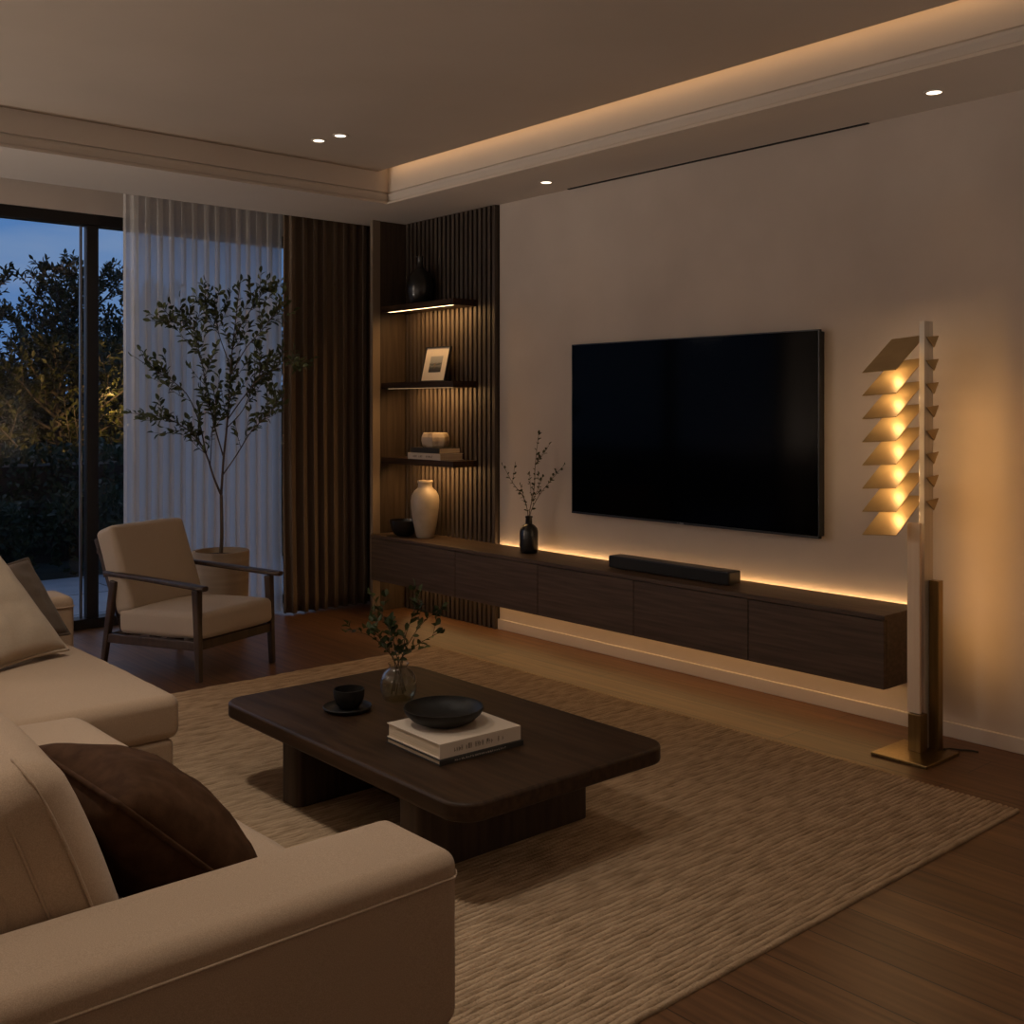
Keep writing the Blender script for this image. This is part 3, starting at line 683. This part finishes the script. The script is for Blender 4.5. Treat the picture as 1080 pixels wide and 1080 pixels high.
# television
tv = thing('television', 'large black wall-mounted television above the console', 'television', (4.20, 3.53, 1.232))
obj('housing', boxes((.012, -.785, -.462, .057, .785, .462)), M['tv_body'], tv, bevel=.003)
bz = bmesh.new(); hw_, hh_ = .794, .470
for bb in ((0, -hw_, -hh_, .02, hw_, -hh_ + .011), (0, -hw_, hh_ - .006, .02, hw_, hh_), (0, -hw_, -hh_, .02, -hw_ + .006, hh_), (0, hw_ - .006, -hh_, .02, hw_, hh_)): box(bz, *bb)
obj('bezel', bz, M['tv_body'], tv, bevel=.001)
obj('screen', boxes((.002, -hw_ + .005, -hh_ + .010, .012, hw_ - .005, hh_ - .005)), M['tv_screen'], tv)
b = glyphs(bmesh.new(), .042, .007, .0008, 8, 7); M['logo'] = mat('logo_silver', (.45, .45, .45), .4)
obj('logo', b, M['logo'], tv, loc=(-.0002, .026, -hh_ + .002), rot=(0, 0, R(-90)))
# soundbar
sb = thing('soundbar', 'long black soundbar on the console below the television', 'speaker', (4.075, 3.49, ZT))
obj('body', boxes((-.045, -.385, .004, .045, .385, .066)), M['tv_body'], sb, bevel=.006)
obj('grille', boxes((-.047, -.38, .009, -.044, .38, .060)), M['black_cloth'], sb)
for yy in (-.3, .3): obj('foot', boxes((-.03, yy - .03, 0, .03, yy + .03, .005)), M['cord'], sb)

# ------------------------------------------------------------------ downlights
def downlight(x, y, z, label, e_, group):
    t = thing('downlight', label, 'ceiling light', (x, y, z), 0, group)
    b = bmesh.new(); lathe(b, [(.029, .0), (.029, -.004), (.040, -.0035), (.042, 0)], 32, close=True); obj('trim_ring', b, M['trim'], t, smooth='auto')
    b = bmesh.new(); lathe(b, [(0, -.0005), (.029, -.0005), (.029, -.002), (0, -.002)], 32); obj('lens', b, M['spot_glow'], t)
    lamp('spot', 'SPOT', (0, 0, -.02), e_, COVE, t, spot_size=R(80), spot_blend=1.0, shadow_soft_size=.03)
downlight(2.999, 5.026, ZC, 'glowing ceiling downlight, the lower of the pair in the tray', K_DOWN, 'recessed ceiling downlights')
downlight(3.03, 4.86, ZC, 'glowing ceiling downlight, the upper of the pair in the tray', K_DOWN, 'recessed ceiling downlights')
downlight(4.025, 4.344, ZS, 'glowing soffit downlight near the slat panel', K_DOWN * .55, 'recessed soffit downlights')
downlight(4.026, 2.105, ZS, 'glowing soffit downlight above the floor lamp', K_DOWN * .8, 'recessed soffit downlights')

# ------------------------------------------------------------------ rug
def make_rug(x0, y0, x1, y1):
    th = .014; rows = 176; per = 5; nx = 240
    ny = rows * per + 1
    xs = np.linspace(x0, x1, nx); V = np.zeros((ny, nx, 3)); rg = np.random.RandomState(3)
    pitch = (y1 - y0) / rows
    nzf = rg.normal(0, 1, (rows + 1, nx)); k = np.array([.25, .5, .25]);
    for _ in range(2): nzf = np.apply_along_axis(lambda a: np.convolve(a, k, 'same'), 1, nzf)
    for j in range(ny):
        r_, q = divmod(j, per); r_ = min(r_, rows); t = q / per
        prof = abs(math.sin(PI * t)) ** .6
        V[j, :, 0] = xs; V[j, :, 1] = y0 + pitch * j / per + .0007 * nzf[r_]
        V[j, :, 2] = .0035 + prof * (.0082 + .0009 * np.clip(nzf[r_] * 2, -2, 2))
    V[:, 0, 2] = .0; V[:, -1, 2] = .0; V[0, :, 2] = .0; V[-1, :, 2] = .0
    V[:, 1, 2] = np.minimum(V[:, 1, 2], th - .003); V[:, -2, 2] = np.minimum(V[:, -2, 2], th - .003)
    V[:, 1, 0] = x0 + .003; V[:, -2, 0] = x1 - .003
    V[:, 0, 2] = .001; V[:, -1, 2] = .001; V[0, :, 2] = .001; V[-1, :, 2] = .001
    Vf = V.reshape(-1, 3); a = np.arange((ny - 1) * nx).reshape(ny - 1, nx)[:, :-1].ravel()
    F = np.stack([a, a + 1, a + nx + 1, a + nx], 1)
    me = bpy.data.meshes.new('rug'); me.from_pydata(Vf.tolist(), [], F.tolist()); me.update()
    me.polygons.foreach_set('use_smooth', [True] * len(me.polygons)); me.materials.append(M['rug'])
    o = bpy.data.objects.new('rug', me); C.objects.link(o); return o
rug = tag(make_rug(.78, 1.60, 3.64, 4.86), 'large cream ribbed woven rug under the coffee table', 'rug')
ZR = .014

# ------------------------------------------------------------------ coffee table
ct = thing('coffee_table', 'low dark walnut coffee table with rounded corners on the rug', 'table', (2.15, 2.89, ZR))
TX, TY, TT = .415, .695, .295
b = prism(bmesh.new(), rrect(-TX, -TY, TX, TY, .085), TT - .052, TT); obj('tabletop', b, M['walnut_y'], ct, smooth='auto', bevel=.009, bseg=3)
for yy in (.345, -.345):
    b = prism(bmesh.new(), rrect(-.335, yy - .055, .345, yy + .055, .02, 5), 0, TT - .0525); obj('leg', b, M['walnut_z'], ct, smooth='auto')
obj('stretcher', boxes((-.03, -.285, 0, .03, .285, TT - .06)), M['walnut_y'], ct)
ZTT = ZR + TT
# saucer, cup
lathe_thing('saucer', 'flat black saucer under the small black cup', 'saucer', (2.005, 3.17, ZTT), [(0, 0), (.060, 0), (.078, .004), (.084, .014), (.082, .017), (.074, .009), (.055, .008), (0, .008)], M['black_matte'], 48)
lathe_thing('cup', 'small round black cup on the saucer near the table corner', 'cup', (2.01, 3.168, ZTT + .0082),
    wall_prof([(.030, 0), (.033, .003), (.046, .018), (.053, .042), (.054, .060), (.0535, .066)], .004), M['black_matte'], 48)
# glass vase with sprigs
gv = thing('glass_vase', 'clear round glass vase of water with leafy sprigs on coffee table', 'vase', (2.215, 3.165, ZTT))
gp = [(.040, 0), (.052, .004), (.063, .028), (.066, .055), (.063, .080), (.052, .100), (.037, .111), (.033, .117), (.035, .126), (.038, .130)]
b = lathe(bmesh.new(), wall_prof(gp, .003), 48); obj('glass', b, M['vase_glass'], gv, smooth='auto', angle=50)
b = lathe(bmesh.new(), [(0, .006), (.048, .006), (.0595, .029), (.0622, .055), (.0605, .070), (0, .070)], 48); obj('water', b, M['water'], gv, smooth='auto', angle=50)
G0 = (2.215, 3.165, ZTT + .13)
sp = [((.02, -.115), (0, 0), (.03, .08), (.07, .14), (.125, .185), 'leafy sprig in the glass vase arching towards the television'),
      ((.015, -.11), (-.004, 0), (-.05, .07), (-.10, .11), (-.155, .125), 'leafy sprig in the glass vase arching towards the armchair'),
      ((-.01, -.115), (.002, 0), (0, .08), (.015, .15), (.02, .205), 'upright middle leafy sprig in the glass vase'),
      ((-.025, -.11), (.006, 0), (.05, .05), (.11, .09), (.175, .125), 'lowest leafy sprig in the glass vase on the television side'),
      ((.025, -.10), (-.006, .0), (-.03, .08), (-.07, .16), (-.115, .235), 'highest leafy sprig in the glass vase, leaning to the curtain'),
      ((-.015, -.10), (.0, .0), (-.015, .06), (-.04, .12), (-.06, .15), 'short leafy sprig in the glass vase at the front')]
for k, s_ in enumerate(sp):
    twig(G0, fan(*s_[:5], dep=(.35, -.2, .5, -.4, .2, -.5)[k]), s_[5], 40 + k, 'sprigs in the glass vase', M['leaf_table'], .032, .019, .0021, .026, 3, .09, name='sprig')
# two books and a bowl
rb = R(-2)
book('book', 'thin charcoal book lying under the cream book on coffee table', (2.055, 2.635, ZTT), rb, .315, .290, .016, M['cover_dark'], 'books on the coffee table', seed=3, text=M['print_pale'], n=24)
book('book', 'thick cream book lying on coffee table under black bowl', (2.055, 2.640, ZTT + .0162), rb, .305, .285, .044, M['cover_cream'], 'books on the coffee table', seed=12, text=M['print_pale'] if False else M['print'], n=22)
lathe_thing('bowl', 'wide shallow black bowl on the coffee table books', 'bowl', (2.035, 2.665, ZTT + .0604),
    wall_prof([(.055, 0), (.065, .002), (.098, .016), (.119, .036), (.126, .050), (.1265, .054)], .005), M['black_matte'], 56)

# ------------------------------------------------------------------ armchair
ac = thing('armchair', 'low dark-wood armchair with beige cushions before the sheer curtain', 'armchair', (2.425, 5.325, 0), R(21))
# local: x across (right of the picture), y backwards
HW, YF, YR_ = .266, -.305, .30
for s in (-1, 1):
    obj('front_leg', bar(bmesh.new(), (s * HW, YF, ZR if s < 0 else .0), (s * (HW - .004), YF + .02, .462), (.026, .030), (.036, .042), (0, 1, 0)), M['chair_wood'], ac, bevel=.006)
    b = bar(bmesh.new(), (s * HW, YR_ + .06, 0), (s * (HW - .004), YR_ - .02, .465), (.026, .030), (.034, .042), (0, 1, 0)); obj('rear_leg', b, M['chair_wood'], ac, bevel=.006)
    b = bmesh.new(); pr = polyline([(s * HW, YR_ + .045, .500), (s * HW, .12, .494), (s * (HW + .004), -.16, .482), (s * (HW + .010), YF - .05, .474)], 12)
    wd = [.030, .036, .040, .042, .044, .046, .048, .050, .052, .052, .050, .040]
    for i in range(11): pass
    rings = []
    for i, p in enumerate(pr):
        w2, h2 = wd[i] / 2, .012
        rings.append([b.verts.new((p[0] + a * w2, p[1], p[2] + c * h2)) for a, c in ((-1, -.6), (-.6, -1), (.6, -1), (1, -.6), (1, .6), (.6, 1), (-.6, 1), (-1, .6))])
    for r1_, r2_ in zip(rings, rings[1:]):
        for k in range(8): b.faces.new((r1_[k], r1_[(k + 1) % 8], r2_[(k + 1) % 8], r2_[k]))
    b.faces.new(rings[0]); b.faces.new(rings[-1][::-1])
    obj('armrest', b, M['chair_wood'], ac, smooth='auto', bevel=.003)
    obj('side_rail', bar(bmesh.new(), (s * (HW - .004), YF + .02, .188), (s * (HW - .004), YR_ + .02, .170), (.024, .046), (.024, .046)), M['chair_wood'], ac, bevel=.004)
    obj('back_stile', bar(bmesh.new(), (s * (HW - .045), YR_ - .05, .19), (s * (HW - .045), YR_ + .155, .665), (.026, .030), (.024, .024), (0, 1, 0)), M['chair_wood'], ac, bevel=.005)
obj('front_rail', bar(bmesh.new(), (-HW, YF + .012, .190), (HW, YF + .012, .190), (.024, .046), (.024, .046)), M['chair_wood'], ac, bevel=.004)
obj('rear_rail', bar(bmesh.new(), (-HW, YR_ + .02, .172), (HW, YR_ + .02, .172), (.024, .046), (.024, .046)), M['chair_wood'], ac, bevel=.004)
b = bmesh.new()
for k in range(4):
    f = (k + .5) / 4; bar(b, (-HW + .03, YR_ - .05 + .205 * f + .004, .19 + .475 * f), (HW - .03, YR_ - .05 + .205 * f + .004, .19 + .475 * f), (.016, .03), (.016, .03))
obj('back_slats', b, M['chair_wood'], ac)
obj('seat_slats', boxes(*[(-HW + .02, y0, .196, HW - .02, y0 + .05, .208) for y0 in (-.24, -.12, 0, .12, .22)]), M['chair_wood'], ac)
b = cushion(bmesh.new(), .518, .575, .125, .028, (.006, .010, .020), .003, 2, 12); obj('seat_cushion', b, M['chair_fabric'], ac, loc=(0, -.035, .210), rot=(R(-2.5), 0, 0), smooth=True)
b = cushion(bmesh.new(), .510, .125, .455, .028, (.006, .018, .008), .003, 5, 12); obj('back_cushion', b, M['chair_fabric'], ac, loc=(0, YR_ - .085, .300), rot=(R(-21), 0, 0), smooth=True)

# ------------------------------------------------------------------ potted tree
pt = thing('potted_tree', 'slender leafy tree in a round stone planter behind the armchair', 'plant', (2.90, 5.98, 0))
b = lathe(bmesh.new(), [(0, 0), (.135, 0), (.148, .012), (.160, .25), (.166, .492), (.163, .500), (.146, .500), (.143, .46), (0, .46)], 56)
obj('planter', b, M['planter'], pt, smooth='auto')
b = lathe(bmesh.new(), [(0, .475), (.10, .472), (.142, .468), (.142, .462), (0, .462)], 40); obj('soil', b, M['soil'], pt, smooth=True)
rg = np.random.RandomState(5); b = bmesh.new(); V_, F_ = [], []
def tp_(u, v, dep): # sideways / height offsets in metres (from trunk foot), with a depth offset along the view
    a = (u - 228) * .0056; z = .50 + (578 - v) * .00565
    return (a * rx + dep * .6, a * ry + dep * .75, z)
ky = lambda p: p[1] < .24 and not (p[0] > .42 and p[1] > .14)
main = [tp_(228, 584, 0), tp_(229, 560, 0), tp_(228, 520, .01)]
tube(b, polyline(main, 8), list(np.linspace(.0125, .010, 8)), 8)
BR = [ # (points, radius, twigs)
    ([(228, 520, .01), (231, 480, 0), (236, 440, -.02), (240, 385, -.04), (246, 335, -.06), (251, 296, -.06)], .0085, 12),
    ([(228, 520, .01), (221, 500, -.02), (214, 476, -.04), (202, 455, -.08), (175, 438, -.12), (140, 433, -.15)], .0075, 12),
    ([(214, 476, -.04), (205, 440, -.02), (190, 410, -.02), (165, 392, -.03), (138, 374, -.04)], .005, 12),
    ([(231, 480, 0), (222, 440, -.06), (216, 400, -.10), (208, 360, -.12), (200, 330, -.14)], .005, 11),
    ([(208, 360, -.12), (195, 345, -.12), (176, 336, -.12)], .003, 5),
    ([(229, 500, .0), (246, 478, -.05), (264, 452, -.10), (285, 432, -.14), (300, 408, -.17)], .005, 10),
    ([(236, 440, -.02), (256, 415, -.07), (275, 395, -.10), (300, 385, -.14), (318, 378, -.20)], .0045, 11),
    ([(239, 395, -.04), (258, 365, -.08), (277, 345, -.10), (298, 318, -.12)], .004, 9),
    ([(243, 355, -.05), (258, 330, -.04), (270, 312, -.03), (281, 300, -.02)], .0035, 6),
    ([(240, 385, -.04), (226, 350, .0), (222, 325, .02), (225, 305, .02)], .0035, 8),
    ([(234, 450, -.02), (250, 430, .04), (262, 400, .08), (272, 380, .10)], .0035, 7),
    ([(218, 488, -.03), (222, 455, -.08), (228, 430, -.12), (226, 410, -.15)], .0035, 6),
    ([(214, 476, -.04), (200, 462, .02), (185, 452, .05), (168, 455, .06)], .003, 6),
]
for ps, r0, tw in BR:
    leafy_branch(b, V_, F_, [tp_(*q) for q in ps], r0, .0016, rg, .050, .023, .50, .027, tw + 3, .18, 16, 6, 0, ky)
obj('trunk', b, M['bark'], pt, smooth=True); npmesh('foliage', V_, F_, M['leaf'], pt)

# ------------------------------------------------------------------ floor lamp
fl = thing('floor_lamp', 'tall brass floor lamp with eight tilted glowing plates beside console', 'lamp', (3.93, 2.13, 0))
def at(x0, y0, z0, x1, y1, z1): return (x0 - 3.93, y0 - 2.13, z0, x1 - 3.93, y1 - 2.13, z1)
obj('base_plate', boxes(at(3.80, 2.015, 0, 4.05, 2.245, .012)), M['brass'], fl, bevel=.002)
obj('socket_block', boxes(at(3.930, 2.111, .012, 3.985, 2.162, .156)), M['brass'], fl, bevel=.0015)
obj('column', boxes(at(3.982, 2.121, .012, 4.050, 2.144, 1.690)), M['steel'], fl, bevel=.0015)
obj('pale_upright', boxes(at(3.945, 2.122, .157, 3.960, 2.174, .900)), M['pale_panel'], fl, bevel=.0015)['label'] = 'pale satin upright panel'
obj('rear_tube', boxes(at(4.012, 2.080, .012, 4.050, 2.119, .672)), M['brass'], fl, bevel=.002)
b = bmesh.new(); tube(b, polyline([(.105, -.06, .016), (.14, -.065, .012), (.175, -.085, .005), (.20, -.12, .005), (.205, -.15, .005)], 18), .0035, 8); obj('cord', b, M['cord'], fl, smooth=True)
b = bmesh.new(); lathe(b, [(0, 0), (.006, 0), (.006, .010), (0, .012)], 14); obj('knob', b, M['cord'], fl, loc=(.030, .004, .157))
def plate_bm(c, e1, e2, nrm, th): # four corners from c
    b = bmesh.new(); q = [Vector(c), Vector(c) + e1, Vector(c) + e1 + e2, Vector(c) + e2]
    a = [b.verts.new(p) for p in q]; t = [b.verts.new(p + nrm * th) for p in q]
    for k in range(4): b.faces.new((a[k], a[(k + 1) % 4], t[(k + 1) % 4], t[k]))
    b.faces.new(a[::-1]); b.faces.new(t); return b
for k in range(8):
    z = 1.487 - k * .0917
    c = Vector((3.85 - 3.93, 2.312 - 2.13, z)); e1 = Vector((0, -.146, .010)); e2 = Vector((.225, 0, .142)); nr = e1.cross(e2).normalized()
    if nr.z < 0: nr = -nr
    pl = obj('shade_plate', plate_bm(c, e1, e2, nr, .0025), M['shade'], fl)
    # wing beyond the column
    b = bmesh.new()
    q = [Vector((p[0] - 3.93, p[1] - 2.13, z + p[2])) for p in ((3.986, 2.117, .140), (4.074, 2.113, .148), (4.046, 2.117, .100))]
    a = [b.verts.new(p) for p in q]; t_ = [b.verts.new(p - Vector((0, .003, 0))) for p in q]
    for i in range(3): b.faces.new((a[i], a[(i + 1) % 3], t_[(i + 1) % 3], t_[i]))
    b.faces.new(a[::-1]); b.faces.new(t_)
    obj('wing', b, M['shade'], pl)
    # small warm LED under each plate
    m_ = c + e1 * .44 + e2 * .40 - nr * .010
    if True:
        bb = bmesh.new(); box(bb, m_.x - .010, m_.y - .010, m_.z + .002, m_.x + .010, m_.y + .010, m_.z + .006); obj('light_bar', bb, M['bulb'], pl)
        lamp('lamp_led', 'POINT', m_ - nr * .010, K_LAMP * (1 if k < 7 else .7), (1, .64, .31), fl, shadow_soft_size=.014)
# the rear side of the stack throws its light on the wall
lamp('lamp_wall_wash', 'AREA', (4.064 - 3.93, 2.068 - 2.13, .86), K_WASH, (1, .50, .14), fl, (0, R(-90), R(-38)), shape='RECTANGLE', size=1.1, size_y=.03)

# ------------------------------------------------------------------ sofa
so = thing('sectional_sofa', 'large beige sectional sofa with chaise facing the television', 'sofa', (.7, 3.0, 0))
def sl_(bm_): return bm_
def T(x, y, z): return Matrix.Translation((x - .7, y - 3.0, z))
def soft(name, x0, y0, z0, x1, y1, z1, r=.04, crown=(0, 0, .015), wr=.003, seed=0, n=14, rot=None):
    bm_ = cushion(bmesh.new(), x1 - x0, y1 - y0, z1 - z0, r, crown, wr, seed, n)
    return obj(name, bm_, M['sofa'], so, loc=((x0 + x1) / 2 - .7, (y0 + y1) / 2 - 3.0, z0), rot=rot, smooth=True)
ZB_ = .016
soft('base', .22, 1.46, ZB_, 1.12, 3.32, .285, .02, (0, 0, 0), .0015, 1)
soft('chaise_base', .22, 3.325, ZB_, 1.455, 4.375, .285, .02, (0, 0, 0), .0015, 2)
# near arm with a piped top edge
def arm(x0, x1, y0, y1, z1, seed):
    o_ = cushion(bmesh.new(), x1 - x0, y1 - y0, z1 - .302, .030, (.002, .002, .004), .0008, seed, 26)
    hx, hy = (x1 - x0) / 2, (y1 - y0) / 2; h = z1 - .302; z = h - .042
    p = [(-hx + .04, -hy - .001, z), (0, -hy - .003, z), (hx * .6, -hy - .002, z)] + [(hx - .030 + .0315 * math.sin(R(a)), -hy + .030 - .0315 * math.cos(R(a)), z) for a in (0, 22, 45, 68, 90)] + [(hx + .003, 0, z), (hx - .002, hy - .035, z)]
    tube(o_, polyline(p, 60), .003, 6)
    o = obj('arm', o_, M['sofa'], so, loc=((x0 + x1) / 2 - .7, (y0 + y1) / 2 - 3.0, .302), smooth=True)
    soft('arm_base', x0, y0 + .004, ZB_, x1 - .002, y1 - .004, .303, .018, (0, 0, 0), .001, seed + 3)
arm(.20, 1.135, 1.435, 1.655, .600, 4)
arm(.20, 1.505, 4.385, 4.60, .600, 8)
soft('back_frame', .16, 1.66, .27, .50, 4.38, .675, .05, (0, 0, .01), .002, 12)
soft('seat_cushion', .40, 1.665, .285, 1.145, 2.452, .425, .045, (.012, .006, .022), .004, 21)
soft('seat_cushion', .40, 2.460, .285, 1.155, 3.305, .432, .055, (.014, .008, .024), .004, 22)
soft('chaise_cushion', .40, 3.318, .285, 1.475, 4.378, .425, .035, (.010, .008, .030), .004, 23, 18)
def backc(yc, wd, seed, x=.595):
    bm_ = cushion(bmesh.new(), .20, wd, .41, .05, (.045, .006, .012), .006, seed, 14)
    for xx in (.004, .062):     # piped border on the end faces
        for sgn in (-1, 1):
            tube(bm_, polyline([(xx * .9, sgn * (wd / 2 + .001), .03), (xx, sgn * (wd / 2 + .007), .15), (xx, sgn * (wd / 2 + .007), .28), (xx * .92, sgn * (wd / 2 - .001), .37), (xx * .85, sgn * (wd / 2 - .022), .405), (xx * .85, sgn * (wd / 2 - .07), .416)], 30), .0028, 6)
    obj('back_cushion', bm_, M['sofa'], so, loc=(x - .7, yc - 3.0, .405), rot=(0, R(-20), 0), smooth=True)
backc(2.05, .76, 31); backc(2.87, .80, 32); backc(3.82, 1.0, 33, .58)

def throw(name, label, loc, rot, s, T_, m, seed):
    o = obj(name, pillow(bmesh.new(), s, T_, 26, .010, seed), m, loc=loc, smooth=True)
    o.matrix_world = Matrix.Translation(loc) @ rot
    return tag(o, label, 'cushion')
def rot(rz, rx_, ry_): return Matrix.Rotation(R(rz), 4, 'Z') @ Matrix.Rotation(R(rx_), 4, 'X') @ Matrix.Rotation(R(ry_), 4, 'Y')
throw('throw_pillow', 'dark brown velvet cushion leaning in the near sofa corner', (.815, 1.97, .555), rot(92, -46, 0), .205, .115, M['pillow_brown'], 3)
throw('throw_pillow', 'large sand linen cushion on the chaise end of sofa', (1.075, 4.070, .640), rot(33.6, -42, 0), .245, .070, M['pillow_light'], 6)
throw('throw_pillow', 'dark taupe cushion behind the sand cushion at the far arm', (1.250, 4.268, .615), rot(33.6, -34, 0), .172, .050, M['pillow_grey'], 9)
